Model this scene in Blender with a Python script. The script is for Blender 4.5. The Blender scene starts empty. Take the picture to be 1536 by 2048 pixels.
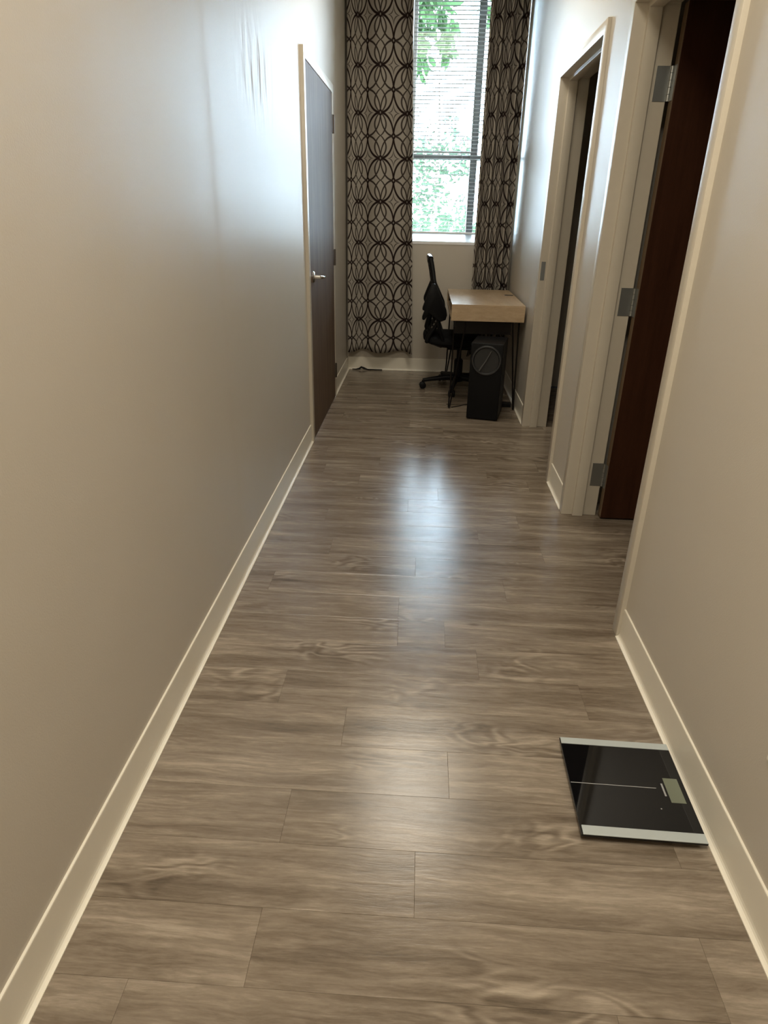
import bpy, bmesh, math, random
from mathutils import Vector, Matrix
random.seed(7)
C = bpy.context.scene.collection
SC = bpy.context.scene

# ------------------------------------------------------------------ camera, light, exposure
YAW, PITCH, ROLL, CX, CH, FPX = -0.05008, 0.43127, 0.02043, 0.65478, 1.33214, 1306.95
def make_camera():
    cy, sy, cp, sp = math.cos(YAW), math.sin(YAW), math.cos(PITCH), math.sin(PITCH)
    f = Vector((sy*cp, cy*cp, -sp)); r0 = Vector((cy, -sy, 0)); u0 = r0.cross(f)
    r = math.cos(ROLL)*r0 + math.sin(ROLL)*u0
    u = -math.sin(ROLL)*r0 + math.cos(ROLL)*u0
    cam = bpy.data.cameras.new('camera'); o = bpy.data.objects.new('camera', cam); C.objects.link(o)
    m = Matrix((r, u, -f)).transposed().to_4x4(); m.translation = (CX, 0, CH)
    o.matrix_world = m
    cam.sensor_fit = 'VERTICAL'; cam.sensor_height = 36; cam.sensor_width = 27
    cam.lens = FPX/2048*36; cam.clip_start = .02; cam.clip_end = 300
    SC.camera = o
make_camera()

SKY_COL, SKY_STR = (0.78, 0.95, 1.17), 27.0
w = bpy.data.worlds.new('world'); SC.world = w; w.use_nodes = True
w.node_tree.nodes['Background'].inputs[0].default_value = (*SKY_COL, 1)
w.node_tree.nodes['Background'].inputs[1].default_value = SKY_STR
LAMP_COL = (1.0, 0.92, 0.765)
LAMP_MAIN, LAMP_NEAR = 18.0, 48.0
SC.view_settings.view_transform = 'Standard'
SC.view_settings.look = 'None'
SC.view_settings.gamma = 1
SC.view_settings.use_curve_mapping = False
SC.view_settings.exposure = 0.16

W = 1.380            # hall width between the toes of the cove bases
YB = 6.035           # face of the window wall
XL, XR = -0.012, W + 0.012
YN = -1.5            # wall behind the viewer
ZC = 3.0             # ceiling

# ------------------------------------------------------------------ node helpers
def mat(name):
    m = bpy.data.materials.new(name); m.use_nodes = True
    return m, m.node_tree, m.node_tree.nodes['Principled BSDF']
class NT:
    def __init__(s, t): s.t = t
    def n(s, kind, **kw):
        x = s.t.nodes.new(kind)
        for k, v in kw.items(): setattr(x, k, v)
        return x
    def put(s, sock, v):
        if hasattr(v, 'is_output') or isinstance(v, bpy.types.NodeSocket): s.t.links.new(v, sock)
        else: sock.default_value = v
    def m(s, op, a, b=0.0, c=0.0):
        x = s.n('ShaderNodeMath', operation=op)
        s.put(x.inputs[0], a); s.put(x.inputs[1], b); s.put(x.inputs[2], c)
        return x.outputs[0]
    def vm(s, op, a, b=(0, 0, 0)):
        x = s.n('ShaderNodeVectorMath', operation=op)
        s.put(x.inputs[0], a); s.put(x.inputs[1], b)
        return x.outputs[0]
    def noise(s, vec, scale, detail=3, rough=.5, dist=0.0):
        x = s.n('ShaderNodeTexNoise'); s.put(x.inputs['Vector'], vec)
        x.inputs['Scale'].default_value = scale; x.inputs['Detail'].default_value = detail
        x.inputs['Roughness'].default_value = rough; x.inputs['Distortion'].default_value = dist
        return x.outputs['Fac']
    def ramp(s, fac, stops):
        x = s.n('ShaderNodeValToRGB'); s.put(x.inputs[0], fac)
        e = x.color_ramp.elements
        while len(e) < len(stops): e.new(.5)
        for i, (p, c) in enumerate(stops):
            e[i].position = p; e[i].color = (*c, 1) if not isinstance(c, float) else (c, c, c, 1)
        return x.outputs[0]
    def mix(s, fac, a, b, blend='MIX'):
        x = s.n('ShaderNodeMix', data_type='RGBA', blend_type=blend)
        s.put(x.inputs[0], fac)
        for k, v in ((6, a), (7, b)):
            s.put(x.inputs[k], (*v, 1) if isinstance(v, tuple) and len(v) == 3 else v)
        return x.outputs[2]
    def bump(s, h, strength=.2, dist=.01):
        x = s.n('ShaderNodeBump'); s.put(x.inputs['Height'], h)
        x.inputs['Strength'].default_value = strength; x.inputs['Distance'].default_value = dist
        return x.outputs[0]
    def coord(s, which='Object'): return s.n('ShaderNodeTexCoord').outputs[which]
    def sep(s, v):
        x = s.n('ShaderNodeSeparateXYZ'); s.put(x.inputs[0], v); return x.outputs
def simple(name, col, rough=.5, metal=0.0, spec=.5, bump=None, var=0.0):
    m, t, b = mat(name); q = NT(t)
    b.inputs['Roughness'].default_value = rough; b.inputs['Metallic'].default_value = metal
    b.inputs['Specular IOR Level'].default_value = spec
    co = q.coord()
    n = q.noise(co, bump[0] if bump else 30, 3)
    c = q.mix(n, tuple(x*(1-var) for x in col), tuple(min(1, x*(1+var)) for x in col))
    t.links.new(c, b.inputs['Base Color'])
    if bump: t.links.new(q.bump(n, bump[1], bump[2]), b.inputs['Normal'])
    return m

# ------------------------------------------------------------------ materials
WALLC = (0.53, 0.482, 0.41)
def wall_material(name, patch=False):
    m, t, b = mat(name); q = NT(t); co = q.coord()
    n = q.noise(co, 1.3, 2)
    t.links.new(q.mix(n, tuple(x*.97 for x in WALLC), tuple(x*1.03 for x in WALLC)), b.inputs['Base Color'])
    b.inputs['Roughness'].default_value = .40
    b.inputs['Specular IOR Level'].default_value = .21
    h = q.m('MULTIPLY', q.noise(co, 260, 2), .00022)
    h = q.m('ADD', h, q.m('MULTIPLY', q.noise(co, 2.2, 1), .0035))
    if patch:   # trowelled plaster repair and a board joint on the left wall
        x, y, z = q.sep(co)
        g = q.m('ADD', q.m('POWER', q.m('DIVIDE', q.m('SUBTRACT', y, 2.93), .26), 2.0),
                q.m('POWER', q.m('DIVIDE', q.m('SUBTRACT', z, 1.80), .17), 2.0))
        msk = q.m('POWER', 2.718, q.m('MULTIPLY', g, -1.6))
        v = q.vm('MULTIPLY', co, (1, 4.2, 1.3))
        rip = q.noise(v, 2.6, 2, .45, .6)
        h = q.m('ADD', h, q.m('MULTIPLY', q.m('MULTIPLY', q.m('SUBTRACT', rip, .5), msk), .022))
        d = q.m('DIVIDE', q.m('SUBTRACT', y, q.m('ADD', 2.22, q.m('MULTIPLY', q.noise(co, 3, 1), .06))), .035)
        h = q.m('ADD', h, q.m('MULTIPLY', q.m('TANH', d), .0013))
    x = q.n('ShaderNodeBump'); q.put(x.inputs['Height'], h); x.inputs['Strength'].default_value = 1; x.inputs['Distance'].default_value = 1
    t.links.new(x.outputs[0], b.inputs['Normal'])
    return m
M = {}
M['wall'] = wall_material('wall_paint')
M['wall_patch'] = wall_material('wall_paint_patched', True)
M['ceiling'] = simple('ceiling_paint', (.72, .70, .66), .8)
M['base'] = simple('cove_base_vinyl', (.76, .71, .605), .34, var=.02)
M['frame'] = simple('door_frame_paint', (.60, .545, .45), .33, var=.03)
M['walnut'] = None
def wood(name, dark, light, scale=(14, 14, 1.0), rough=.3, coat=0.0):
    m, t, b = mat(name); q = NT(t); co = q.coord()
    v = q.vm('MULTIPLY', co, scale)
    n = q.noise(v, 3.2, 5, .6, .4)
    n2 = q.noise(q.vm('MULTIPLY', co, tuple(a*5 for a in scale)), 6, 2, .5)
    f = q.m('ADD', q.m('MULTIPLY', n, .75), q.m('MULTIPLY', n2, .25))
    t.links.new(q.ramp(f, [(.32, dark), (.68, light)]), b.inputs['Base Color'])
    t.links.new(q.bump(f, .08, .002), b.inputs['Normal'])
    b.inputs['Roughness'].default_value = rough; b.inputs['Coat Weight'].default_value = coat
    b.inputs['Coat Roughness'].default_value = .15
    return m
M['walnut'] = wood('walnut_door', (.075, .046, .028), (.15, .098, .062), (9, 9, .6), .55)
def _dull(m, v): m.node_tree.nodes['Principled BSDF'].inputs['Specular IOR Level'].default_value = v; return m
_dull(M['walnut'], .1)
M['redwood'] = wood('dark_red_door', (.026, .009, .004), (.048, .018, .009), (9, 9, .6), .4)
_dull(M['redwood'], .15)
M['door_edge'] = wood('door_edge_wood', (.10, .065, .035), (.17, .11, .06), (20, 20, .8), .5)
M['oak'] = wood('oak_desk', (.38, .27, .16), (.50, .37, .235), (4, 1.0, 14), .26)
M['steel'] = simple('satin_steel', (.34, .35, .34), .38, .9)
M['chrome'] = simple('polished_chrome', (.85, .84, .82), .14, 1.0)
M['bronze'] = simple('aged_bronze_hinge', (.10, .082, .065), .45, .6)
M['black'] = simple('black_plastic', (.006, .006, .0065), .45, spec=.15, var=.1)
M['gloss_black'] = simple('glossy_black_plastic', (.012, .012, .013), .12)
M['black_fabric'] = simple('black_fabric', (.007, .007, .0075), .9, spec=.15, bump=(220, .3, .002))
M['black_metal'] = simple('black_painted_steel', (.008, .006, .005), .42, spec=.15)
M['sub'] = simple('black_vinyl_cabinet', (.006, .006, .0066), .5, spec=.15, bump=(300, .15, .001))
M['sub_rim'] = simple('dark_grey_rim', (.03, .03, .031), .45)
M['grey_strut'] = simple('grey_strut', (.085, .083, .08), .4)  # colour standing in for a glint in the subwoofer port
M['white_vinyl'] = simple('white_window_vinyl', (.86, .86, .85), .35)
M['alu'] = simple('dark_window_aluminium', (.16, .17, .17), .4, .3)
M['slat'] = simple('white_slat', (.50, .50, .485), .35)
M['plate'] = simple('ivory_plate', (.72, .69, .62), .35)
M['slot'] = simple('outlet_slot', (.02, .02, .02), .6)
M['glass_black'] = simple('black_tempered_glass', (.004, .004, .0045), .03, spec=.38)
M['glass_edge'] = simple('glass_green_edge', (.06, .085, .07), .15)
M['brushed'] = simple('brushed_aluminium', (.46, .50, .50), .36, .2)
M['lcd'] = simple('lcd_grey_green', (.15, .165, .12), .25)
M['print'] = simple('grey_print', (.30, .30, .30), .5)
M['bark'] = simple('bark', (.20, .16, .12), .9, bump=(20, .6, .02))
M['lawn'] = simple('lawn', (.022, .036, .018), .9, var=.3, bump=(14, .4, .03))
M['rod'] = simple('dark_rod', (.03, .025, .022), .3, .7)

def leaf_material(name, a, bcol):
    m, t, b = mat(name); q = NT(t)
    n = q.noise(q.coord(), 5, 2)
    col = q.mix(n, a, bcol)
    d = q.n('ShaderNodeBsdfDiffuse'); tr = q.n('ShaderNodeBsdfTranslucent'); mx = q.n('ShaderNodeMixShader')
    t.links.new(col, d.inputs[0]); t.links.new(col, tr.inputs[0])
    mx.inputs[0].default_value = .5
    t.links.new(d.outputs[0], mx.inputs[1]); t.links.new(tr.outputs[0], mx.inputs[2])
    t.links.new(mx.outputs[0], t.nodes['Material Output'].inputs[0])
    return m
M['leaf'] = leaf_material('leaf_green', (.034, .072, .032), (.066, .115, .042))
M['leaf_pale'] = leaf_material('leaf_pale', (.058, .088, .058), (.078, .115, .068))

def glass_material():
    m, t, b = mat('window_glass'); q = NT(t)
    tr = q.n('ShaderNodeBsdfTransparent'); gl = q.n('ShaderNodeBsdfGlossy'); mx = q.n('ShaderNodeMixShader')
    tr.inputs[0].default_value = (.94, .98, .97, 1); gl.inputs['Roughness'].default_value = .02
    fr = q.n('ShaderNodeFresnel'); fr.inputs[0].default_value = 1.45
    t.links.new(fr.outputs[0], mx.inputs[0]); t.links.new(tr.outputs[0], mx.inputs[1]); t.links.new(gl.outputs[0], mx.inputs[2])
    t.links.new(mx.outputs[0], t.nodes['Material Output'].inputs[0])
    return m
M['glass'] = glass_material()

def mesh_fabric():
    m, t, b = mat('black_mesh_fabric'); q = NT(t)
    b.inputs['Base Color'].default_value = (.010, .010, .0105, 1); b.inputs['Roughness'].default_value = .8; b.inputs['Specular IOR Level'].default_value = .2
    tr = q.n('ShaderNodeBsdfTransparent'); mx = q.n('ShaderNodeMixShader')
    v = q.vm('MULTIPLY', q.coord(), (260, 260, 260)); x, y, z = q.sep(v)
    g = q.m('MULTIPLY', q.m('GREATER_THAN', q.m('SINE', y), -.1), q.m('GREATER_THAN', q.m('SINE', z), -.1))
    t.links.new(q.m('MULTIPLY', g, .55), mx.inputs[0])
    t.links.new(b.outputs[0], mx.inputs[1]); t.links.new(tr.outputs[0], mx.inputs[2])
    t.links.new(mx.outputs[0], t.nodes['Material Output'].inputs[0])
    return m
M['mesh'] = mesh_fabric()

def curtain_material():
    m, t, b = mat('printed_curtain'); q = NT(t)
    u, v, _ = q.sep(q.n('ShaderNodeUVMap').outputs[0])
    def fold(a):      # |((a+1) mod 2) - 1|
        return q.m('ABSOLUTE', q.m('SUBTRACT', q.m('FLOORED_MODULO', q.m('ADD', a, 1.0), 2.0), 1.0))
    x, y = fold(u), fold(v)
    def ring(cx, cy, r):
        d = q.m('SQRT', q.m('ADD', q.m('POWER', q.m('SUBTRACT', x, cx), 2.0), q.m('POWER', q.m('SUBTRACT', y, cy), 2.0)))
        return q.m('ABSOLUTE', q.m('SUBTRACT', d, r)), d
    def line(d, hw, soft=.02):
        mr = q.n('ShaderNodeMapRange'); mr.interpolation_type = 'SMOOTHSTEP'
        q.put(mr.inputs[0], d); mr.inputs[1].default_value = hw - soft; mr.inputs[2].default_value = hw + soft
        mr.inputs[3].default_value = 1; mr.inputs[4].default_value = 0
        return mr.outputs[0]
    L = line(ring(0, 1, 1)[0], .056)
    L = q.m('MAXIMUM', L, q.m('MULTIPLY', line(ring(1, 0, 1)[0], .044), .95))
    sw = q.m('MULTIPLY', q.m('POWER', q.m('SINE', q.m('MULTIPLY', q.m('MINIMUM', q.m('MAXIMUM', y, .001), .999), math.pi)), .75), .43)
    L = q.m('MAXIMUM', L, q.m('MULTIPLY', line(q.m('MULTIPLY', q.m('ABSOLUTE', q.m('SUBTRACT', x, sw)), .72), .042), .92))
    ast = q.m('ADD', q.m('SQRT', q.m('ABSOLUTE', q.m('SUBTRACT', 1.0, x))), q.m('SQRT', y))
    L = q.m('MAXIMUM', L, q.m('MULTIPLY', line(q.m('MULTIPLY', q.m('ABSOLUTE', q.m('SUBTRACT', ast, .66)), .5), .030), .85))
    nodes = q.m('MINIMUM', ring(0, 0, .10)[0], ring(1, 1, .10)[0])
    L = q.m('MAXIMUM', L, line(nodes, .045))
    cen = q.m('MINIMUM', ring(0, 0, 0)[1], ring(1, 1, 0)[1])
    L = q.m('MULTIPLY', L, q.m('SUBTRACT', 1.0, q.m('MULTIPLY', line(cen, .045), .7)))
    weave = q.noise(q.vm('MULTIPLY', q.coord('UV'), (90, 90, 1)), 3, 2)
    cloth = q.mix(weave, (.32, .29, .252), (.39, .355, .31))
    t.links.new(q.mix(L, cloth, (.018, .010, .009)), b.inputs['Base Color'])
    b.inputs['Roughness'].default_value = .85; b.inputs['Specular IOR Level'].default_value = .15
    tr = q.n('ShaderNodeBsdfTranslucent'); t.links.new(q.mix(L, cloth, (.028, .016, .014)), tr.inputs[0])
    mx = q.n('ShaderNodeMixShader'); mx.inputs[0].default_value = .025
    t.links.new(b.outputs[0], mx.inputs[1]); t.links.new(tr.outputs[0], mx.inputs[2])
    t.links.new(mx.outputs[0], t.nodes['Material Output'].inputs[0])
    return m
M['curtain'] = curtain_material()

def plank_material():
    m, t, b = mat('vinyl_plank'); q = NT(t)
    oi = q.n('ShaderNodeObjectInfo').outputs['Random']
    co = q.coord()
    off = q.n('ShaderNodeCombineXYZ'); q.put(off.inputs[0], q.m('MULTIPLY', oi, 37.0)); q.put(off.inputs[1], q.m('MULTIPLY', oi, 91.0))
    p = q.vm('ADD', co, off.outputs[0])
    warp = q.noise(q.vm('MULTIPLY', p, (3.0, 9, 1)), 1.0, 3, .5)
    pw = q.vm('ADD', p, q.vm('MULTIPLY', q.n('ShaderNodeCombineXYZ').outputs[0], (0, 0, 0)))
    cmb = q.n('ShaderNodeCombineXYZ'); q.put(cmb.inputs[1], q.m('MULTIPLY', q.m('SUBTRACT', warp, .5), .035))
    pw = q.vm('ADD', p, cmb.outputs[0])
    broad = q.noise(q.vm('MULTIPLY', pw, (1.5, 15, 1)), 1.0, 3, .55)
    mid = q.noise(q.vm('MULTIPLY', pw, (4.6, 58, 1)), 1.0, 5, .70, .5)
    fine = q.noise(q.vm('MULTIPLY', pw, (22, 170, 1)), 1.0, 4, .7)
    # cathedral figure: rings of a stretched distance field, only in places
    rings = q.m('SINE', q.m('MULTIPLY', q.noise(q.vm('MULTIPLY', pw, (4.2, 12.0, 1)), 1.0, 2, .45, .5), 48.0))
    msk = q.ramp(q.noise(q.vm('MULTIPLY', p, (2.2, 4.5, 1)), 1.0, 1), [(.55, 0.0), (.68, 1.0)])
    fig = q.m('MULTIPLY', q.m('MULTIPLY', rings, msk), .08)
    f = q.m('ADD', q.m('ADD', q.m('MULTIPLY', broad, .55), q.m('MULTIPLY', mid, .40)), q.m('MULTIPLY', fine, .24))
    f = q.m('SUBTRACT', q.m('ADD', f, fig), .03)
    f = q.m('ADD', f, q.m('MULTIPLY', q.m('SUBTRACT', oi, .5), .045))
    col = q.ramp(f, [(.36, (.080, .060, .042)), (.50, (.160, .124, .090)), (.60, (.225, .180, .136)), (.78, (.40, .335, .262))])
    # dark knots, small and rare
    vo = q.n('ShaderNodeTexVoronoi'); q.put(vo.inputs['Vector'], q.vm('MULTIPLY', p, (3.2, 8, 1))); vo.inputs['Scale'].default_value = 1
    kn = q.ramp(vo.outputs['Distance'], [(.02, 1.0), (.10, 0.0)])
    kn = q.m('MULTIPLY', kn, q.m('GREATER_THAN', q.sep(vo.outputs['Color'])[0], .72))
    col = q.mix(q.m('MULTIPLY', kn, .75), col, (.07, .045, .03))
    t.links.new(col, b.inputs['Base Color'])
    h = q.m('ADD', q.m('MULTIPLY', mid, .5), q.m('ADD', q.m('MULTIPLY', fine, .25), q.m('MULTIPLY', broad, .6)))
    t.links.new(q.bump(h, .16, .004), b.inputs['Normal'])
    t.links.new(q.m('ADD', .13, q.m('MULTIPLY', mid, .20)), b.inputs['Roughness'])
    b.inputs['Specular IOR Level'].default_value = .75
    return m
M['plank'] = plank_material()
M['subfloor'] = simple('subfloor', (.05, .04, .03), .9)

def emitter(name, col, s):
    m, t, b = mat(name)
    b.inputs['Base Color'].default_value = (.9, .9, .9, 1)
    b.inputs['Emission Color'].default_value = (*col, 1); b.inputs['Emission Strength'].default_value = s
    return m
M['diffuser'] = emitter('lamp_diffuser', LAMP_COL, 2)

# ------------------------------------------------------------------ geometry helpers
class MB:
    def __init__(s): s.bm = bmesh.new()
    def box(s, x0, x1, y0, y1, z0, z1, bev=0.0, seg=2):
        t = bmesh.new(); bmesh.ops.create_cube(t, size=1)
        for v in t.verts:
            v.co = Vector(((x0+x1)/2 + v.co.x*(x1-x0), (y0+y1)/2 + v.co.y*(y1-y0), (z0+z1)/2 + v.co.z*(z1-z0)))
        if bev: bmesh.ops.bevel(t, geom=t.edges[:], offset=bev, segments=seg, affect='EDGES', profile=.5)
        s.add(t); return s
    def add(s, t):
        me = bpy.data.meshes.new('tmp'); t.to_mesh(me); t.free(); s.bm.from_mesh(me); bpy.data.meshes.remove(me)
    def prism(s, pts, axis, a, b, bev=0.0):
        """extrude a closed 2-D outline along axis from a to b"""
        def P(p, k):
            return {'x': (k, p[0], p[1]), 'y': (p[0], k, p[1]), 'z': (p[0], p[1], k)}[axis]
        t = bmesh.new()
        A = [t.verts.new(P(p, a)) for p in pts]; B = [t.verts.new(P(p, b)) for p in pts]
        n = len(pts); t.faces.new(A); t.faces.new(B[::-1])
        for i in range(n): t.faces.new((A[i], B[i], B[(i+1) % n], A[(i+1) % n]))
        bmesh.ops.recalc_face_normals(t, faces=t.faces)
        if bev: bmesh.ops.bevel(t, geom=t.edges[:], offset=bev, segments=2, affect='EDGES', profile=.5)
        s.add(t); return s
    def tube(s, pts, r, n=10, closed=False, caps=True):
        pts = [Vector(p) for p in pts]; rr = r if isinstance(r, (list, tuple)) else [r]*len(pts)
        rings = []; prev = None
        N = len(pts)
        for i, p in enumerate(pts):
            if closed: d = pts[(i+1) % N] - pts[i-1]
            else: d = pts[min(i+1, N-1)] - pts[max(i-1, 0)]
            d.normalize()
            if prev is None:
                a = Vector((0, 0, 1)) if abs(d.z) < .9 else Vector((1, 0, 0))
                e = d.cross(a).normalized()
            else: e = (prev - d*prev.dot(d)).normalized()
            prev = e; g = d.cross(e)
            rings.append([s.bm.verts.new(p + (e*math.cos(2*math.pi*k/n) + g*math.sin(2*math.pi*k/n))*rr[i]) for k in range(n)])
        for i in range(N if closed else N-1):
            a, b = rings[i], rings[(i+1) % N]
            for k in range(n): s.bm.faces.new((a[k], a[(k+1) % n], b[(k+1) % n], b[k]))
        if caps and not closed:
            s.bm.faces.new(rings[0][::-1]); s.bm.faces.new(rings[-1])
        return s
    def lathe(s, prof, o, axis=(0, 0, 1), n=24):
        """prof: (radius, height) pairs, closed on the axis where radius is 0"""
        ax = Vector(axis).normalized(); a = Vector((1, 0, 0)) if abs(ax.x) < .9 else Vector((0, 1, 0))
        e = ax.cross(a).normalized(); g = ax.cross(e); o = Vector(o); prev = None
        for r, h in prof:
            c = o + ax*h
            if r < 1e-6: ring = [s.bm.verts.new(c)]
            else: ring = [s.bm.verts.new(c + (e*math.cos(2*math.pi*k/n) + g*math.sin(2*math.pi*k/n))*r) for k in range(n)]
            if prev:
                for k in range(n):
                    q = [prev[k % len(prev)], prev[(k+1) % len(prev)], ring[(k+1) % len(ring)], ring[k % len(ring)]]
                    q = list(dict.fromkeys(q))
                    if len(q) > 2: s.bm.faces.new(q)
            prev = ring
        return s
    def rotz(s, ang, o):
        bmesh.ops.rotate(s.bm, verts=s.bm.verts, cent=Vector(o), matrix=Matrix.Rotation(ang, 3, 'Z')); return s
    def obj(s, name, m, parent=None, smooth=False, label=None):
        bmesh.ops.recalc_face_normals(s.bm, faces=s.bm.faces)
        base = wloc(parent)
        for v in s.bm.verts: v.co -= base
        me = bpy.data.meshes.new(name); s.bm.to_mesh(me); s.bm.free()
        me.materials.append(m)
        if smooth:
            for p in me.polygons: p.use_smooth = True
            try: me.set_sharp_from_angle(angle=math.radians(38))
            except Exception: pass
        o = bpy.data.objects.new(name, me); C.objects.link(o)
        if parent: o.parent = parent
        if label: o['label'] = label
        return o
def wloc(o):
    v = Vector((0, 0, 0))
    while o: v += o.location; o = o.parent
    return v
def thing(name, loc, label, cat, group=None, kind=None):
    o = bpy.data.objects.new(name, None); o.empty_display_size = .1; C.objects.link(o); o.location = loc
    return tag(o, label, cat, group, kind)
def tag(o, label, cat, group=None, kind=None):
    if label: o['label'] = label
    if cat: o['category'] = cat
    if group: o['group'] = group
    if kind: o['kind'] = kind
    return o
def recentre(o, p):
    """move a top-level mesh's origin to p without moving the mesh"""
    p = Vector(p); o.data.transform(Matrix.Translation(-p)); o.location = p; return o

# ------------------------------------------------------------------ room shell
# door openings (outer edges of the frames)
DN = (1.985, 2.955)      # near right door, between rabbets
DF = (3.420, 4.402)      # far right door
DL = (3.955, 5.005)      # left door
FW = .05                 # frame face width
ZT = 2.033
DEPTH = .165
def struct(o, label, cat):
    return tag(o, label, cat, kind='structure')
def wall_with_holes(mb, x0, x1, y0, y1, holes):
    y = y0
    for a, b, zt in sorted(holes):
        mb.box(x0, x1, y, a, 0, ZC); mb.box(x0, x1, a, b, zt, ZC); y = b
    mb.box(x0, x1, y, y1, 0, ZC)
    return mb
o = wall_with_holes(MB(), XL-.139, XL, YN, YB+.3, [(DL[0]-FW, DL[1]+FW, ZT+FW)]).obj('wall_left', M['wall_patch'])
struct(o, 'long warm grey painted wall on the left with plaster patch', 'wall')
o = wall_with_holes(MB(), XR, XR+.139, YN, YB+.3, [(DN[0]-FW, DN[1]+FW, ZT+FW), (DF[0]-FW, DF[1]+FW, ZT+FW)]).obj('wall_right', M['wall'])
struct(o, 'warm grey painted wall on the right with two open doorways', 'wall')
WX0, WX1, WZ0, WZ1 = .50, 1.374, 1.098, 2.885      # window opening
b = MB()
b.box(XL, WX0, YB, YB+.3, 0, ZC); b.box(WX1, XR, YB, YB+.3, 0, ZC)
b.box(WX0, WX1, YB, YB+.3, 0, WZ0); b.box(WX0, WX1, YB, YB+.3, WZ1, ZC)
struct(b.obj('wall_back', M['wall']), 'end wall of the hall below and around the window', 'wall')
struct(MB().box(XL-.139, XR+.139, YN-.12, YN, 0, ZC).obj('wall_front', M['wall']), 'hall wall behind the viewer', 'wall')
struct(MB().box(XL-.139, 3.2, YN-.12, YB+.3, ZC, ZC+.12).obj('ceiling', M['ceiling']), 'pale painted hall ceiling', 'ceiling')
# rooms behind the right-hand doors
RX0, RX1 = XR+.139, 3.05
struct(MB().box(RX1, RX1+.1, 1.0, 5.7, 0, ZC).obj('wall_right_room', M['wall']), 'far wall of the unlit rooms behind the right doors', 'wall')
struct(MB().box(RX0, RX1, 1.0, 1.1, 0, ZC).obj('wall_right_room_front', M['wall']), 'near side wall of the first unlit room', 'wall')
struct(MB().box(RX0, RX1, 3.12, 3.22, 0, ZC).obj('wall_right_room_middle', M['wall']), 'partition wall between the two unlit rooms', 'wall')
struct(MB().box(RX0, RX1, 5.6, 5.7, 0, ZC).obj('wall_right_room_back', M['wall']), 'far side wall of the second unlit room', 'wall')

# floor: sub-floor plus individual planks laid across the hall
floor = struct(MB().box(XL-.139, 3.15, YN-.12, YB+.3, -.12, -.006).obj('floor', M['subfloor']), 'grey brown wood plank vinyl floor of the hall', 'floor')
PITCHP, Y0P, LP = .1555, .884, .914
known = {-1: [.372, 1.27], 0: [.69], 1: [.376], 2: [.773], 3: [.482], 4: [.275], 5: [.882], 6: [.617, .779], 7: [.613], 9: [.671], 13: [.625], 14: [.776], 8: [1.02], 10: [.30], 11: [.95], 12: [1.15], 15: [.35]}
def plank(x0, x1, y0, y1):
    g = .00015
    o = MB().box(x0+g, x1-g, y0+g, y1-g, -.006, 0, .0004, 1)
    c = Vector(((x0+x1)/2, (y0+y1)/2, 0))
    for v in o.bm.verts: v.co -= c
    p = o.obj('plank', M['plank'], None)
    p.location = c; p.parent = floor
    return p
n = -15
while True:
    ya, yb = Y0P + n*PITCHP, Y0P + (n+1)*PITCHP
    if ya >= YB: break
    if yb > YN:
        ya, yb = max(ya, YN), min(yb, YB)
        xe = W+.008
        ym = (ya+yb)/2
        if 1.0 < ym < 3.2 or 3.3 < ym < 5.6: xe = RX1
        js = list(known.get(n, [random.Random(n*13+5).uniform(0, LP)]))
        a = min(js) - LP
        while a > XL+.05: js.append(a); a -= LP
        a = max(js) + LP
        while a < xe-.05: js.append(a); a += LP
        js = sorted(j for j in js if XL+.03 < j < xe-.03)
        es = [XL] + js + [xe]
        for i in range(len(es)-1): plank(es[i], es[i+1], ya, yb)
    n += 1

# ------------------------------------------------------------------ cove base
def cove(name, p0, p1, nrm, label):
    """vinyl cove base from p0 to p1 (on the wall plane), nrm points into the hall"""
    p0, p1, nrm = Vector(p0), Vector(p1), Vector(nrm)
    prof = [(0, .113), (.0050, .1128), (.0058, .1112), (.0060, .108), (.0060, .018), (.0070, .011), (.0095, .0065), (.0135, .0042), (.0185, .0030), (.0185, 0), (0, 0)]
    t = MB(); A = []; B = []
    for d, z in prof:
        A.append(t.bm.verts.new(p0 + nrm*d + Vector((0, 0, z)))); B.append(t.bm.verts.new(p1 + nrm*d + Vector((0, 0, z))))
    k = len(prof)
    for i in range(k): t.bm.faces.new((A[i], B[i], B[(i+1) % k], A[(i+1) % k]))
    t.bm.faces.new(A[::-1]); t.bm.faces.new(B)
    return struct(t.obj(name, M['base']), label, 'baseboard')
cove('baseboard_left', (XL, YN, 0), (XL, DL[0]-FW-.001, 0), (1, 0, 0), 'beige vinyl cove base along the left wall before the door')
cove('baseboard_left_far', (XL, DL[1]+FW+.001, 0), (XL, YB, 0), (1, 0, 0), 'beige vinyl cove base between left door and window wall')
cove('baseboard_back', (XL, YB, 0), (XR, YB, 0), (0, -1, 0), 'beige vinyl cove base under the window')
cove('baseboard_right', (XR, YN, 0), (XR, DN[0]-FW-.001, 0), (-1, 0, 0), 'beige vinyl cove base along the right wall beside the scale')
cove('baseboard_right_middle', (XR, DN[1]+FW+.001, 0), (XR, DF[0]-FW-.001, 0), (-1, 0, 0), 'short beige cove base between the two right doorways')
cove('baseboard_right_far', (XR, DF[1]+FW+.001, 0), (XR, YB, 0), (-1, 0, 0), 'beige vinyl cove base on the right behind the desk')

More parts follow.
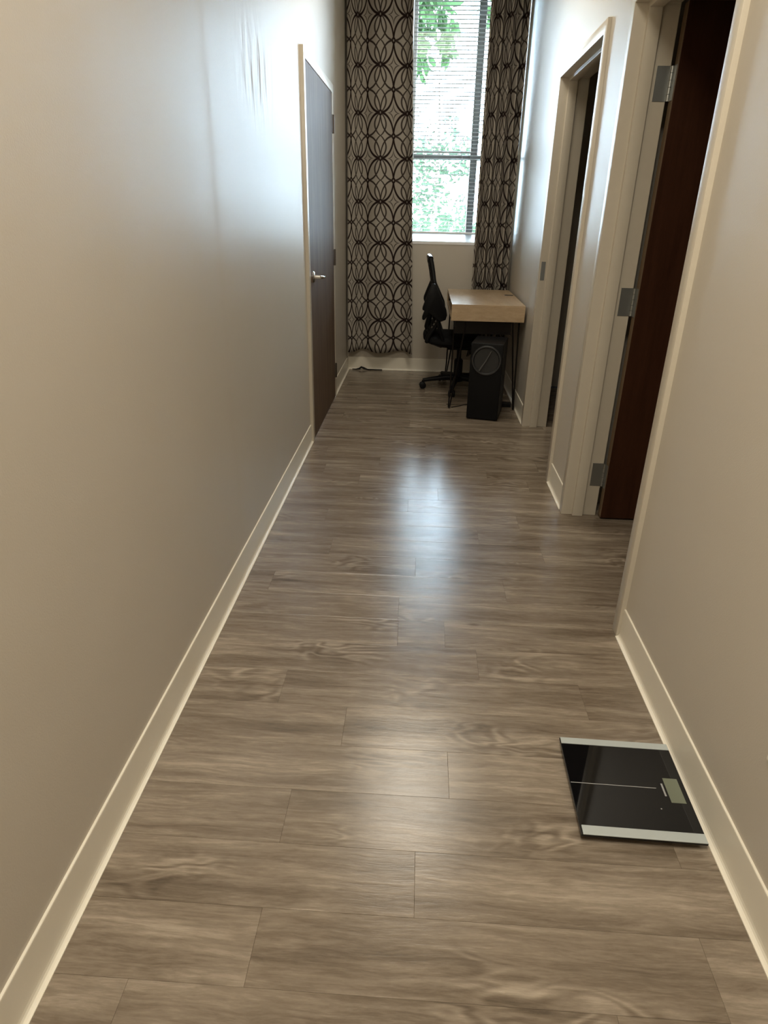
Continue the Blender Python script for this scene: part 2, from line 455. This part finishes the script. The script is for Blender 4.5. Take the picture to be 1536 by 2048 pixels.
# ------------------------------------------------------------------ doors
def door_frame(parent, yn, yf, xf, sgn):
    """double-rabbet frame swept round an opening; xf = hall-side face, sgn = +1 for depth towards +x"""
    prof = [(-FW, 0), (0, 0), (0, .050), (.016, .050), (.016, .099), (0, .099), (0, DEPTH), (-FW, DEPTH)]
    t = MB(); cols = []
    for nn, d in prof:
        x = xf + sgn*d
        cols.append([t.bm.verts.new(p) for p in ((x, yn+nn, 0), (x, yn+nn, ZT-nn), (x, yf-nn, ZT-nn), (x, yf-nn, 0))])
    k = len(prof)
    for i in range(k):
        a, b = cols[i], cols[(i+1) % k]
        for j in range(3): t.bm.faces.new((a[j], a[j+1], b[j+1], b[j]))
    t.bm.faces.new([c[0] for c in cols]); t.bm.faces.new([c[3] for c in cols][::-1])
    bmesh.ops.recalc_face_normals(t.bm, faces=t.bm.faces)
    ed = [e for e in t.bm.edges if len(e.link_faces) == 2 and e.calc_face_angle(0) > .5]
    bmesh.ops.bevel(t.bm, geom=ed, offset=.0022, segments=2, affect='EDGES', profile=.5)
    return t.obj('door_frame', M['frame'], parent, smooth=True)
XFR = XR - .016         # hall-side face of right frames
# door_1: closed walnut door on the left, hinged at the far side
d1 = struct(thing('door_1', (XL, DL[0], 0), None, None), 'closed dark walnut door with chrome lever in the left wall', 'door')
door_frame(d1, DL[0], DL[1], XL+.019, -1)
leaf = MB().box(-.040, .005, DL[0]+.003, DL[1]-.003, .008, ZT-.003, .0015).obj('door_leaf', M['walnut'], d1)
for zc in (1.853, 1.025, .212):
    b = MB().tube([(.011, DL[1]+.001, zc-.054), (.011, DL[1]+.001, zc+.054)], .0085, 12)
    b.box(.0031, .0085, DL[1]-.03, DL[1]+.034, zc-.052, zc+.052, .001)
    for k in (-.018, .018): b.tube([(.011, DL[1]+.001, zc+k-.0008), (.011, DL[1]+.001, zc+k+.0008)], .0091, 12)
    b.obj('hinge', M['bronze'], d1, smooth=True)
ly, lz = DL[0]+.095, .972
b = MB().lathe([(0, 0), (.033, 0), (.033, .006), (.028, .011), (.014, .013), (.0125, .045), (.0, .047)], (.003, ly, lz), (1, 0, 0), 24)
lev = b.obj('lever_rose', M['chrome'], leaf, smooth=True, label='round chrome rose of the lever')
MB().tube([(.047, ly-.004, lz), (.056, ly+.012, lz-.001), (.059, ly+.04, lz-.004), (.058, ly+.08, lz-.008), (.056, ly+.118, lz-.010), (.050, ly+.126, lz-.011)], [.0105, .011, .0105, .0098, .009, .0075], 12).obj('lever_handle', M['chrome'], leaf, smooth=True, label='chrome lever handle')
# door_2: near right doorway, leaf swung open into the dark room
def open_door(name, dn, label, leaf_open):
    d = struct(thing(name, (XR, dn[0], 0), None, None), label, 'door')
    door_frame(d, dn[0], dn[1], XFR, 1)
    return d
d2 = open_door('door_2', DN, 'near right doorway with dark red door swung open inside', True)
lx0 = XFR + DEPTH + .012
leaf2 = MB().box(lx0, lx0+.905, DN[1]-.048, DN[1]-.004, .010, ZT-.003, .0012).obj('door_leaf', M['redwood'], d2)
MB().box(lx0-.0012, lx0+.0003, DN[1]-.047, DN[1]-.005, .011, ZT-.004).obj('edge_band', M['door_edge'], leaf2, label='lighter wood edge of the open door')
for zc in (1.785, 1.000, .213):
    xk = XFR + DEPTH + .002
    b = MB().box(xk-.052, xk-.002, DN[1]-.0025, DN[1]-.0002, zc-.057, zc+.057)
    b.obj('hinge_leaf', M['steel'], d2, label='satin steel hinge leaf screwed to the jamb')
    b = MB().box(lx0-.0035, lx0-.0013, DN[1]-.040, DN[1]-.002, zc-.057, zc+.057)
    b.obj('hinge_leaf', M['steel'], leaf2, label='satin steel hinge leaf screwed to the door edge')
    b = MB()
    for k in range(5):
        a = zc - .057 + k*.0228
        b.tube([(xk+.003, DN[1]-.004, a+.0006), (xk+.003, DN[1]-.004, a+.0222)], .0068, 12)
    b.obj('hinge_knuckle', M['steel'], d2, smooth=True)
# door_3: far right doorway, leaf hinged on the near jamb and swung fully into the dark room
d3 = open_door('door_3', DF, 'far right doorway standing open to a dark room', True)
MB().box(XFR+.010, XFR+.036, DF[1]-.0022, DF[1]-.0001, .955, 1.065, .0006).obj('strike_plate', M['steel'], d3, label='small steel strike plate on the far jamb')
MB().box(lx0, lx0+.905, DF[0]+.004, DF[0]+.048, .010, ZT-.003, .0012).obj('door_leaf', M['redwood'], d3)

# ------------------------------------------------------------------ window, blind
w1 = struct(thing('window_1', (.94, YB, WZ0), None, None), 'tall hall window with dark mullion and white sill', 'window')
FY0, FY1 = 6.245, 6.300
b = MB()
b.box(WX0, WX0+.03, FY0, FY1, WZ0+.03, WZ1); b.box(WX1-.02, WX1, FY0, FY1, WZ0+.03, WZ1)
b.box(WX0+.03, WX1-.02, FY0, FY1, WZ1-.04, WZ1); b.box(WX0+.03, WX1-.02, FY0, FY1, WZ0+.035, WZ0+.066)
b.obj('window_frame', M['white_vinyl'], w1)
MB().box(1.004, 1.062, FY0-.012, FY1+.01, WZ0+.066, WZ1-.04, .003).obj('mullion', M['alu'], w1, label='dark grey vertical mullion')
MB().box(WX0+.03, 1.0038, FY0, FY1+.01, 1.735, 1.774, .003).obj('rail', M['alu'], w1, label='dark grey horizontal rail')
MB().box(1.0622, WX1-.02, FY0, FY1+.01, 1.735, 1.774, .003).obj('rail', M['alu'], w1, label='dark grey horizontal rail')
MB().box(WX0+.03, 1.0038, FY0+.01, FY1, 1.784, 1.802, .002).obj('sash_stop', M['steel'], w1, label='grey sash stop above the rail')
for xa, xb in ((WX0+.03, 1.0038), (1.0622, WX1-.02)):
    for za, zb in ((WZ0+.066, 1.735), (1.774, WZ1-.04)):
        MB().box(xa, xb, FY0+.02, FY0+.026, za, zb).obj('glass_pane', M['glass'], w1)
MB().prism([(YB-.004, WZ0-.014), (YB-.004, WZ0+.004), (YB+.006, WZ0+.010), (FY0-.001, WZ0+.062), (FY0-.001, WZ0+.0005), (YB+.0005, WZ0+.0005), (YB-.0005, WZ0-.014)], 'x', WX0+.0005, WX1-.0005).obj('sill', M['white_vinyl'], w1, label='white sloping window sill')

bl = thing('window_blind', (.94, 6.09, WZ1), 'white horizontal mini blind with open slats hanging in the window', 'blind')
MB().box(WX0+.008, WX1-.006, 6.072, 6.108, WZ1-.028, WZ1-.001, .002).obj('headrail', M['white_vinyl'], bl)
MB().box(WX0+.008, WX1-.006, 6.078, 6.104, 1.168, 1.182, .004).obj('bottom_rail', M['white_vinyl'], bl)
zs = 1.182 + .0276*.8
t = MB(); prof = [(-.0125, -.0015), (-.0065, .0007), (0, .0015), (.0065, .0007), (.0125, -.0015)]
top = [(y, z+.0011) for y, z in prof]
t.prism(prof + top[::-1], 'x', -(WX1-WX0)/2+.010, (WX1-WX0)/2-.009)
for v in t.bm.verts: v.co += wloc(bl)
s0 = t.obj('slat', M['slat'], bl)
zz, k = zs, 0
while zz < WZ1 - .04:
    if k == 0: so = s0
    else: so = s0.copy(); C.objects.link(so)
    so.location = ((WX0+WX1)/2 - .94, 0, zz - WZ1); so.rotation_euler = (math.radians(-5 + random.uniform(-1.5, 1.5)), 0, 0)
    zz += .0276; k += 1
for xx in (.62, .93, 1.22):
    for yy in (6.0765, 6.1045):
        MB().tube([(xx, yy, 1.180), (xx, yy, WZ1-.02)], .0007, 5).obj('ladder_cord', M['slat'], bl)

# ------------------------------------------------------------------ curtains
def interp(x, ks):
    for (a, u), (c, v) in zip(ks, ks[1:]):
        if x <= c: return u + (v-u)*(x-a)/(c-a)
    (a, u), (c, v) = ks[-2:]
    return u + (v-u)*(x-a)/(c-a)
def curtain(name, label, x0, x1f, zhem, ztop, yc, amp, folds, uknots, vphase, n=150, hem=None):
    """folds: x positions of alternating ridge/valley; uknots: x -> printed column number"""
    root = thing(name, ((x0+x1f(1.5))/2, yc, zhem), label, 'curtain', 'patterned curtains at the window')
    fk = [(x, i*math.pi) for i, x in enumerate(folds)]
    xa, xb = x0, uknots[-1][0]
    bm = bmesh.new(); uvl = bm.loops.layers.uv.new('UVMap'); rows = []
    zsn = 56
    for j in range(zsn+1):
        z = zhem + (ztop-zhem)*j/zsn; row = []
        a = amp*(1.0 - .25*(z-zhem)/(ztop-zhem))
        for i in range(n+1):
            f = i/n; xr = xa + (xb-xa)*f
            ph = interp(xr, fk) + .25*math.sin(z*2.1)
            y = yc - a*math.cos(ph) - .004*math.sin(9*xr+z*3.0)
            g = (xr-xa)/(xb-xa)
            x = xa + (x1f(z)-xa)*(g if x1f(z) > xb else g)
            zz = z
            if j == 0: zz = zhem - .010*math.cos(ph) + .004*math.sin(xr*11)
            row.append((bm.verts.new((x, y, zz)), interp(xr, uknots), z/.157 + vphase))
        rows.append(row)
    for j in range(zsn):
        for i in range(n):
            q = (rows[j][i], rows[j][i+1], rows[j+1][i+1], rows[j+1][i])
            fc = bm.faces.new([v[0] for v in q]); fc.smooth = True
            for l, v in zip(fc.loops, q): l[uvl].uv = (v[1], v[2])
    base = wloc(root)
    for v in bm.verts: v.co -= base
    me = bpy.data.meshes.new(name); bm.to_mesh(me); bm.free(); me.materials.append(M['curtain'])
    o = bpy.data.objects.new('curtain_panel', me); C.objects.link(o); o.parent = root
    md = o.modifiers.new('cloth', 'SOLIDIFY'); md.thickness = .0016; md.offset = 0
    return root
VPH = -(1.717/.157) % 2
curtain('curtain', 'long taupe curtain with dark interlaced rings on the left of the window', .006,
        lambda z: .580 - .084*(z-.18)/2.56, .183, 2.925, 5.945, .034, [.03, .125, .26, .47, .545, .64],
        [(.006, .55), (.038, 1), (.092, 2), (.17, 3), (.28, 4), (.385, 5), (.50, 6), (.545, 6.6)], VPH)
curtain('curtain', 'narrow bunched curtain with dark rings right of the window behind the desk', 1.066,
        lambda z: 1.352 + .012*(2.75-z)/2, .183, 2.925, 5.935, .042, [1.075, 1.12, 1.155, 1.19, 1.228, 1.268, 1.297, 1.318, 1.35, 1.40],
        [(1.066, .6), (1.10, 1.4), (1.15, 2.5), (1.20, 3.6), (1.25, 4.7), (1.30, 5.5), (1.355, 6.3)], VPH, 190)
rod = thing('curtain_rod', (.69, 5.945, 2.935), 'dark curtain rod above the window', 'curtain rod')
MB().tube([(.004, 5.945, 2.938), (1.372, 5.945, 2.938)], .011, 12).obj('pole', M['rod'], rod, smooth=True)
for xx in (.60, .99):
    MB().box(xx-.008, xx+.008, 5.945, YB, 2.932, 2.944).obj('bracket', M['rod'], rod)

# ------------------------------------------------------------------ ceiling lights
def ceiling_light(x, y, watts, label):
    r = thing('ceiling_light', (x, y, ZC), label, 'ceiling light', 'long ceiling panels')
    h, k = .30, .60
    b = MB()
    b.box(x-h-.02, x+h+.02, y-k-.02, y-k, ZC-.022, ZC); b.box(x-h-.02, x+h+.02, y+k, y+k+.02, ZC-.022, ZC)
    b.box(x-h-.02, x-h, y-k, y+k, ZC-.022, ZC); b.box(x+h, x+h+.02, y-k, y+k, ZC-.022, ZC)
    b.obj('frame', M['white_vinyl'], r)
    MB().box(x-h, x+h, y-k, y+k, ZC-.010, ZC-.004).obj('diffuser', M['diffuser'], r)
    l = bpy.data.lights.new('lamp', 'AREA'); l.shape = 'RECTANGLE'; l.size = .58; l.size_y = 1.16; l.energy = watts; l.color = LAMP_COL
    lo = bpy.data.objects.new('lamp', l); C.objects.link(lo); lo.parent = r; lo.location = (0, 0, -.014)
ceiling_light(.715, 3.95, LAMP_MAIN, 'long flat ceiling light panel before the window')
ceiling_light(.50, .35, LAMP_NEAR, 'long flat ceiling light panel above the viewer')

# ------------------------------------------------------------------ desk
DX0, DX1, DY0, DY1, DZ = .862, 1.374, 4.782, 5.800, .750
desk = thing('desk', ((DX0+DX1)/2, (DY0+DY1)/2, 0), 'light oak desk on black hairpin legs along the right wall', 'desk')
BT = .016
MB().box(DX0, DX1, DY0, DY1, DZ-BT, DZ, .0012).obj('desk_top', M['oak'], desk)
MB().box(DX0, DX1, DY0, DY1, .638, .638+BT, .0012).obj('bottom_panel', M['oak'], desk)
for ya, yb in ((DY0, DY0+BT), (DY1-BT, DY1)):
    MB().box(DX0, DX1, ya, yb, .638+BT, DZ-BT, .0008).obj('end_panel', M['oak'], desk)
MB().box(DX1-BT, DX1, DY0+BT, DY1-BT, .638+BT, DZ-BT).obj('back_panel', M['oak'], desk)
MB().box(DX0+.01, DX1-BT, 5.28, 5.28+BT, .638+BT, DZ-BT).obj('divider', M['oak'], desk)
dr = MB().box(DX0+.012, DX0+.026, 5.30, DY1-BT-.003, .638+BT+.003, DZ-BT-.003, .001).obj('drawer', M['oak'], desk)
MB().box(DX0+.004, DX0+.012, 5.50, 5.60, .690, .702, .002).obj('pull', M['black_metal'], dr)
gm = MB().box(1.296, 1.362, 5.405, 5.440, DZ-.001, DZ+.0025, .001).obj('cable_slot', M['black'], desk, label='dark cable slot in the desk top')
b = MB()
b.box(DX0+.030, 1.290, DY0+.020, DY0+.040, .548, .638); b.box(DX0+.030, 1.290, DY1-.06, DY1-.04, .588, .638)
b.box(DX0+.030, DX0+.045, DY0+.040, DY1-.06, .588, .638); b.box(1.275, 1.290, DY0+.040, DY1-.06, .588, .638)
b.obj('under_frame', M['black_metal'], desk, label='black steel apron under the desk box')
for bx, by, sx, sy in ((.885, 4.792, 1, 1), (1.360, 4.797, -1, 1), (.885, 5.790, 1, -1), (1.360, 5.790, -1, -1)):
    def bend(tx, ty, ux, uy):
        P = []
        lo = Vector((bx, by, .0065)); a = Vector((tx, ty, .636)); c = Vector((ux, uy, .636))
        for i in range(7):
            g = i/6; P.append(a.lerp(lo + Vector((0, 0, .018)) + (a-lo).normalized()*.004, g))
        dirw = (c - a); dirw.z = 0; dirw.normalize()
        P[-1] = lo + Vector((0, 0, .016)) - dirw*.007
        P.append(lo - dirw*.004 + Vector((0, 0, .003))); P.append(lo + dirw*.004 + Vector((0, 0, .003)))
        P.append(lo + Vector((0, 0, .016)) + dirw*.007); P.append(c)
        return P
    b = MB().tube(bend(bx+sx*.006, by+sy*.085, bx+sx*.085 if bx < 1 else bx+sx*.062, by+sy*.006), .0058, 10)
    b.box(min(bx, bx+sx*.10), max(bx, bx+sx*.10), min(by, by+sy*.10), max(by, by+sy*.10), .6335, .638)
    b.obj('leg', M['black_metal'], desk, smooth=True)

# ------------------------------------------------------------------ office chair (faces the desk, seen from its side)
KX, KY = .970, 5.42
ch = thing('office_chair', (KX, KY, 0), 'black mesh office chair with folded arms pushed up to the oak desk', 'chair')
def rrect(cx, cy, hx, hy, p=3.6, n=36):
    return [(cx + math.copysign(abs(math.cos(a))**(2/p), math.cos(a))*hx, cy + math.copysign(abs(math.sin(a))**(2/p), math.sin(a))*hy) for a in [2*math.pi*i/n for i in range(n)]]
def stack(mb, layers, cx, cy, n=36):
    prev = None
    for k, (hx, hy, z) in enumerate(layers):
        ring = [mb.bm.verts.new((x, y, z + .018*max(0, (cx-x)/hx if hx else 0)**3)) for x, y in rrect(cx, cy, hx, hy, n=n)]
        if prev:
            for i in range(n): mb.bm.faces.new((prev[i], prev[(i+1) % n], ring[(i+1) % n], ring[i]))
        else: mb.bm.faces.new(ring[::-1])
        prev = ring
    mb.bm.faces.new(prev); return mb
SX = .905
seat = stack(MB(), [(.19, .20, .383), (.215, .232, .386), (.232, .25, .398), (.235, .253, .418), (.228, .246, .436), (.20, .215, .445), (.10, .11, .447)], SX, KY).obj('seat', M['black_fabric'], ch, smooth=True)
stack(MB(), [(.13, .14, .358), (.17, .19, .364), (.20, .218, .3825)], SX, KY).obj('seat_pan', M['black'], ch, smooth=True)
b = MB().box(KX-.10, KX+.09, KY-.06, KY+.06, .325, .358, .008)
b.obj('tilt_mechanism', M['black'], ch)
b = MB().lathe([(0, .085), (.036, .085), (.036, .235), (.030, .237), (.030, .245), (.019, .247), (.019, .327), (0, .327)], (KX, KY, 0), n=20)
b.obj('gas_column', M['black'], ch, smooth=True)
b = MB().lathe([(0, .062), (.042, .062), (.050, .075), (.048, .105), (.038, .116), (0, .116)], (KX, KY, 0), n=24)
angs = [math.radians(187 + 72*i) for i in range(5)]
for a in angs:
    d = Vector((math.cos(a), math.sin(a), 0)); c = Vector((KX, KY, 0))
    b.tube([c + d*.02 + Vector((0, 0, .096)), c + d*.12 + Vector((0, 0, .092)), c + d*.22 + Vector((0, 0, .078)), c + d*.288 + Vector((0, 0, .068))], [.026, .022, .017, .015], 10)
b.obj('star_base', M['black'], ch, smooth=True)
for a in angs:
    d = Vector((math.cos(a), math.sin(a), 0)); c = Vector((KX, KY, 0)) + d*.288; e = Vector((-d.y, d.x, 0))
    b = MB()
    for s in (-1, 1):
        p = c + e*s*.017 + Vector((0, 0, .027))
        b.lathe([(0, -.009), (.020, -.009), (.027, -.005), (.027, .005), (.020, .009), (0, .009)], p, e, 18)
    b.tube([c + Vector((0, 0, .03)), c + Vector((0, 0, .07))], .007, 8)
    b.tube([c - e*.010 + Vector((0, 0, .036)), c + Vector((0, 0, .050)), c + e*.010 + Vector((0, 0, .036))], .012, 8)
    b.obj('caster', M['black'], ch, smooth=True)
prof = [(.703, 1.012), (.716, .965), (.727, .915), (.735, .87), (.746, .82), (.766, .765), (.786, .71), (.797, .66), (.796, .61), (.782, .565), (.757, .52), (.728, .48), (.708, .445), (.702, .415)]
def half_width(z): return .135 + .085*min(1, max(0, (1.02-z)/.25))
HY = [half_width(z) for x, z in prof]
for s in (-1, 1):
    b = MB().tube([(x, KY + s*h, z) for (x, z), h in zip(prof, HY)], [.019, .018, .017, .016, .016, .016, .016, .016, .016, .016, .016, .017, .018, .018], 10)
    b.obj('back_upright', M['black'], ch, smooth=True)
b = MB().tube([(.703 - .010*math.cos(t*math.pi/2), KY + t*(.135), 1.012 + .010*math.cos(t*math.pi/2)) for t in [i/8-1 for i in range(17)]], .022, 12)
b.obj('back_top_rail', M['gloss_black'], ch, smooth=True, label='glossy top rail of the backrest')
b = MB().tube([(.702, KY - .22, .418), (.712, KY, .405), (.702, KY+.22, .418)], .018, 10)
b.obj('back_bottom_rail', M['black'], ch, smooth=True)
t = MB(); rows = []
for (x, z), h in zip(prof, HY):
    rows.append([t.bm.verts.new((x - .030*(1 - f*f), KY + f*h, z)) for f in [i/6-1 for i in range(13)]])
for a, c in zip(rows, rows[1:]):
    for i in range(12): t.bm.faces.new((a[i], a[i+1], c[i+1], c[i]))
t.obj('backrest_mesh', M['mesh'], ch, smooth=True)
b = MB().box(.735, .755, KY-.20, KY+.20, .585, .665, .008); b.obj('lumbar_bar', M['black'], ch)
b = MB().tube([(.722, KY, .60), (.700, KY, .50), (.735, KY, .38), (.83, KY, .352)], [.022, .024, .026, .026], 10); b.obj('back_bracket', M['black'], ch, smooth=True)
ARM = [(.722, .850), (.745, .848), (.772, .795), (.808, .725), (.838, .665), (.846, .625), (.836, .590), (.800, .575), (.760, .600), (.722, .632), (.706, .634), (.688, .600), (.672, .583), (.657, .590), (.657, .612), (.672, .652), (.662, .680), (.664, .700), (.688, .765)]
for y0, y1 in ((KY-.285, KY-.245), (KY+.245, KY+.285)):
    MB().prism(ARM, 'y', y0, y1, .006).obj('folded_arm', M['black'], ch, smooth=True)
    b = MB().tube([(.775, (y0+y1)/2, .60), (.790, (y0+y1)/2, .52), (.835, (y0+y1)/2 - math.copysign(.03, y0-KY), .41), (.87, (y0+y1)/2 - math.copysign(.08, y0-KY), .372)], .013, 8)
    b.obj('arm_bracket', M['black'], ch, smooth=True)

# ------------------------------------------------------------------ subwoofer tower on the floor before the desk
SUBP = Vector((1.105, 4.51, 0)); SA = math.radians(-12)
sb = thing('subwoofer', SUBP, 'black subwoofer tower with round port on the floor at the desk end', 'subwoofer')
def rot(mb): return mb.rotz(SA, SUBP)
sx0, sx1, sy0, sy1 = SUBP.x-.110, SUBP.x+.110, SUBP.y, SUBP.y+.30
SH = .535
cab = rot(MB().box(sx0, sx1, sy0, sy1, .008, SH, .006, 3)).obj('cabinet', M['sub'], sb, smooth=True)
PX, PZ = SUBP.x+.002, .420
rot(MB().lathe([(.088, .001), (.098, .001), (.101, -.004), (.097, -.010), (.090, -.010), (.084, -.002), (.084, .001), (.088, .001)], (PX, sy0, PZ), (0, 1, 0), 40)).obj('port_rim', M['sub_rim'], sb, smooth=True, label='raised dark grey rim around the port')
rot(MB().lathe([(0, -.0012), (.083, -.0012), (.083, -.0004), (0, -.0004)], (PX, sy0, PZ), (0, 1, 0), 40)).obj('port', M['slot'], sb, label='matt black round port')
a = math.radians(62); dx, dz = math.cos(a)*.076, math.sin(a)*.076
rot(MB().tube([(PX-.012-dx*.9, sy0-.006, PZ-.014-dz*.85), (PX-.002, sy0-.010, PZ), (PX+.004+dx*.7, sy0-.006, PZ+.008+dz*.86)], [.0065, .005, .0035], 8)).obj('strut', M['grey_strut'], sb, smooth=True, label='thin grey diagonal strut across the port')  # added bar, imitates the diagonal highlight inside the round port
for fx in (sx0+.025, sx1-.025):
    for fy in (sy0+.03, sy1-.03):
        rot(MB().lathe([(0, 0), (.012, 0), (.012, .0085), (0, .0085)], (fx, fy, 0), n=12)).obj('foot', M['black'], sb)

# small things on the floor by the desk
cd = tag(MB().tube([(.905, 4.815, .003), (.935, 4.84, .003), (.965, 4.86, .003), (1.0, 4.90, .003), (1.05, 4.93, .003)], .003, 6).obj('speaker_cable', M['black'], None, True), 'thin black cable on the floor between desk leg and subwoofer', 'cable')
recentre(cd, (.965, 4.86, 0))
ps = thing('power_strip', (1.300, 4.90, 0), 'black power strip on the floor between subwoofer and right wall', 'power strip')
MB().box(1.255, 1.355, 4.875, 4.925, 0, .032, .005).obj('body', M['black'], ps)
for k in range(3): MB().box(1.268+k*.027, 1.284+k*.027, 4.888, 4.912, .0315, .0335).obj('socket', M['slot'], ps)
b = MB().tube([(.035, 6.000, .006), (.070, 5.998, .006), (.100, 5.996, .012), (.118, 5.996, .026), (.140, 5.997, .018), (.175, 6.0, .006), (.24, 6.003, .005), (.31, 6.005, .005)], [.004, .005, .008, .010, .010, .006, .005, .004], 8)
co = tag(b.obj('loose_cable', M['black'], None, True), 'black cord lying along the base under the left curtain', 'cable')
recentre(co, (.17, 6.0, 0))

# ------------------------------------------------------------------ bathroom scale
bs = thing('bathroom_scale', (1.222, 1.246, 0), 'black glass bathroom scale on the floor against the right baseboard', 'scale')
X0, X1, Y0, Y1 = 1.078, 1.3665, 1.091, 1.401
def sc(mb): return mb.rotz(math.radians(-1.0), (1.222, 1.246, 0))
sc(MB().box(X0, X1, Y0, Y1, .018, .0245, .0015)).obj('glass_platform', M['glass_black'], bs)
sc(MB().box(X0+.012, X1-.012, Y0+.012, Y1-.012, .007, .0179, .003)).obj('underbody', M['black'], bs)
sc(MB().box(X0+.004, X1-.001, Y0, Y0+.026, .0238, .0264, .001)).obj('metal_strip', M['brushed'], bs, label='brushed metal strip on the near edge')
sc(MB().box(X0+.002, X1-.001, Y1-.022, Y1, .0238, .0264, .001)).obj('metal_strip', M['brushed'], bs, label='brushed metal strip on the far edge')
sc(MB().box(1.318, 1.354, 1.203, 1.280, .0240, .0249)).obj('display', M['lcd'], bs, label='grey green display window')
sc(MB().box(1.308, 1.3125, 1.222, 1.262, .0240, .02475)).obj('printed_mark', M['print'], bs, label='small grey print beside the display')
sc(MB().box(X0+.003, 1.293, 1.2445, 1.2465, .0240, .02470)).obj('centre_line', M['print'], bs, label='thin grey centre line')
sc(MB().lathe([(0, .0246), (.0018, .0246), (.0018, .0248), (0, .0248)], (1.287, 1.182, 0), n=10)).obj('indicator_dot', M['print'], bs)
for fx in (X0+.04, X1-.04):
    for fy in (Y0+.04, Y1-.04):
        sc(MB().lathe([(0, 0), (.015, 0), (.016, .003), (.016, .0075), (0, .0075)], (fx, fy, 0), n=16)).obj('foot', M['black'], bs, smooth=True)

# wall outlet at the right edge of the view
ot = thing('wall_outlet', (XR, 1.0, .40), 'ivory electrical outlet low on the right wall', 'outlet')
MB().box(XR-.006, XR, .965, 1.036, .342, .457, .002).obj('cover_plate', M['plate'], ot)
for zc in (.372, .427):
    MB().box(XR-.008, XR-.0055, 0.983, 1.017, zc-.014, zc+.014, .001).obj('receptacle', M['plate'], ot)
    MB().box(XR-.0084, XR-.0078, .991, .9935, zc-.005, zc+.006).obj('slot', M['slot'], ot)
    MB().box(XR-.0084, XR-.0078, 1.0065, 1.009, zc-.005, zc+.006).obj('slot', M['slot'], ot)

# ------------------------------------------------------------------ outdoors
struct(MB().box(-40, 40, YB+.4, 90, -.5, -.3).obj('ground', M['lawn']), 'lawn outside the window', 'ground')
def leaves(name, m, parent, clumps, size, rnd, droop=.8):
    bm = bmesh.new()
    for (cx, cy, cz, rx, ry, rz, n) in clumps:
        for _ in range(n):
            while True:
                p = Vector((rnd.uniform(-1, 1), rnd.uniform(-1, 1), rnd.uniform(-1, 1)))
                if p.length < 1: break
            p = Vector((cx + p.x*rx, cy + p.y*ry, cz + p.z*rz))
            d = Vector((rnd.gauss(0, .6), rnd.gauss(0, .6), -droop + rnd.gauss(0, .45))).normalized()
            s = d.cross(Vector((rnd.gauss(0, 1), rnd.gauss(0, 1), rnd.gauss(0, .3)))).normalized()
            L = size*rnd.uniform(.7, 1.25); w = L*.22; nn = d.cross(s)*w*.25
            v = [bm.verts.new(q) for q in (p, p + d*L*.35 + s*w + nn, p + d*L*.7 + s*w*.8 + nn, p + d*L, p + d*L*.7 - s*w*.8 + nn, p + d*L*.35 - s*w + nn)]
            bm.faces.new(v[:4]); bm.faces.new((v[0], v[3], v[4], v[5]))
    t = MB(); t.bm.free(); t.bm = bm
    o = t.obj(name, m, parent); o['kind'] = 'stuff'
    return o
rnd = random.Random(3)
tr = thing('tree', (-1.3, 9.4, -.3), 'leafy tree outside with drooping branches in the upper window', 'tree')
MB().tube([(-1.3, 9.4, -.3), (-1.28, 9.4, 1.5), (-1.15, 9.35, 3.2), (-1.0, 9.3, 5.2)], [.16, .14, .11, .06], 10).obj('trunk', M['bark'], tr, smooth=True)
for P in ([(-1.16, 9.35, 3.1), (-.5, 9.2, 3.7), (.2, 9.1, 3.75), (.62, 9.05, 3.5), (.80, 9.0, 3.05)], [(-1.08, 9.3, 4.2), (0, 9.2, 4.7), (1.0, 9.1, 4.5), (1.3, 9.1, 4.0)]):
    MB().tube(P, [.05, .038, .025, .014, .006][:len(P)], 6).obj('branch', M['bark'], tr, smooth=True)
leaves('foliage', M['leaf'], tr, [(.60, 9.0, 3.50, .22, .25, .32, 150), (.46, 9.1, 3.25, .12, .25, .30, 60), (.80, 9.0, 3.22, .10, .15, .22, 50), (.49, 9.0, 2.90, .12, .2, .16, 45),
        (.84, 9.0, 2.98, .05, .1, .08, 8), (1.34, 9.1, 3.50, .12, .2, .16, 40), (1.5, 9.1, 3.6, .12, .3, .3, 40), (.0, 9.2, 3.6, .45, .4, .5, 150), (.8, 9.2, 4.1, .7, .5, .35, 200), (-1.0, 9.3, 4.6, .9, .8, .8, 300)], .15, rnd)
bu = thing('shrub', (.55, 13.2, -.3), 'pale sparse shrub outside seen through the blind', 'shrub')
MB().tube([(.75, 13.2, -.3), (.78, 13.2, 1.2), (.83, 13.2, 2.6), (.76, 13.2, 3.9)], [.05, .035, .02, .006], 6).obj('trunk', M['bark'], bu, smooth=True)
leaves('foliage', M['leaf_pale'], bu, [(.5, 13.2, 2.0, .55, .5, .55, 330), (1.15, 13.2, 2.15, .35, .4, .35, 130), (.9, 13.2, 2.6, .35, .3, .3, 50), (1.5, 13.4, 2.5, .3, .3, .2, 30), (.7, 13.3, 1.2, 1.0, .6, .6, 420), (-.8, 13.4, 1.4, .8, .6, .9, 300)], .12, rnd, .2)
bu2 = thing('shrub', (1.6, 16.5, -.3), 'low leafy hedge outside far beyond the lawn', 'shrub')
MB().tube([(1.6, 16.5, -.3), (1.6, 16.5, 1.4)], [.06, .02], 6).obj('trunk', M['bark'], bu2, smooth=True)
leaves('foliage', M['leaf_pale'], bu2, [(1.2, 16.5, .55, 1.6, .6, .75, 900), (-1.0, 16.8, .6, 1.2, .6, .8, 500), (3.0, 16.8, .8, 1.0, .6, .9, 400)], .16, rnd, .1)
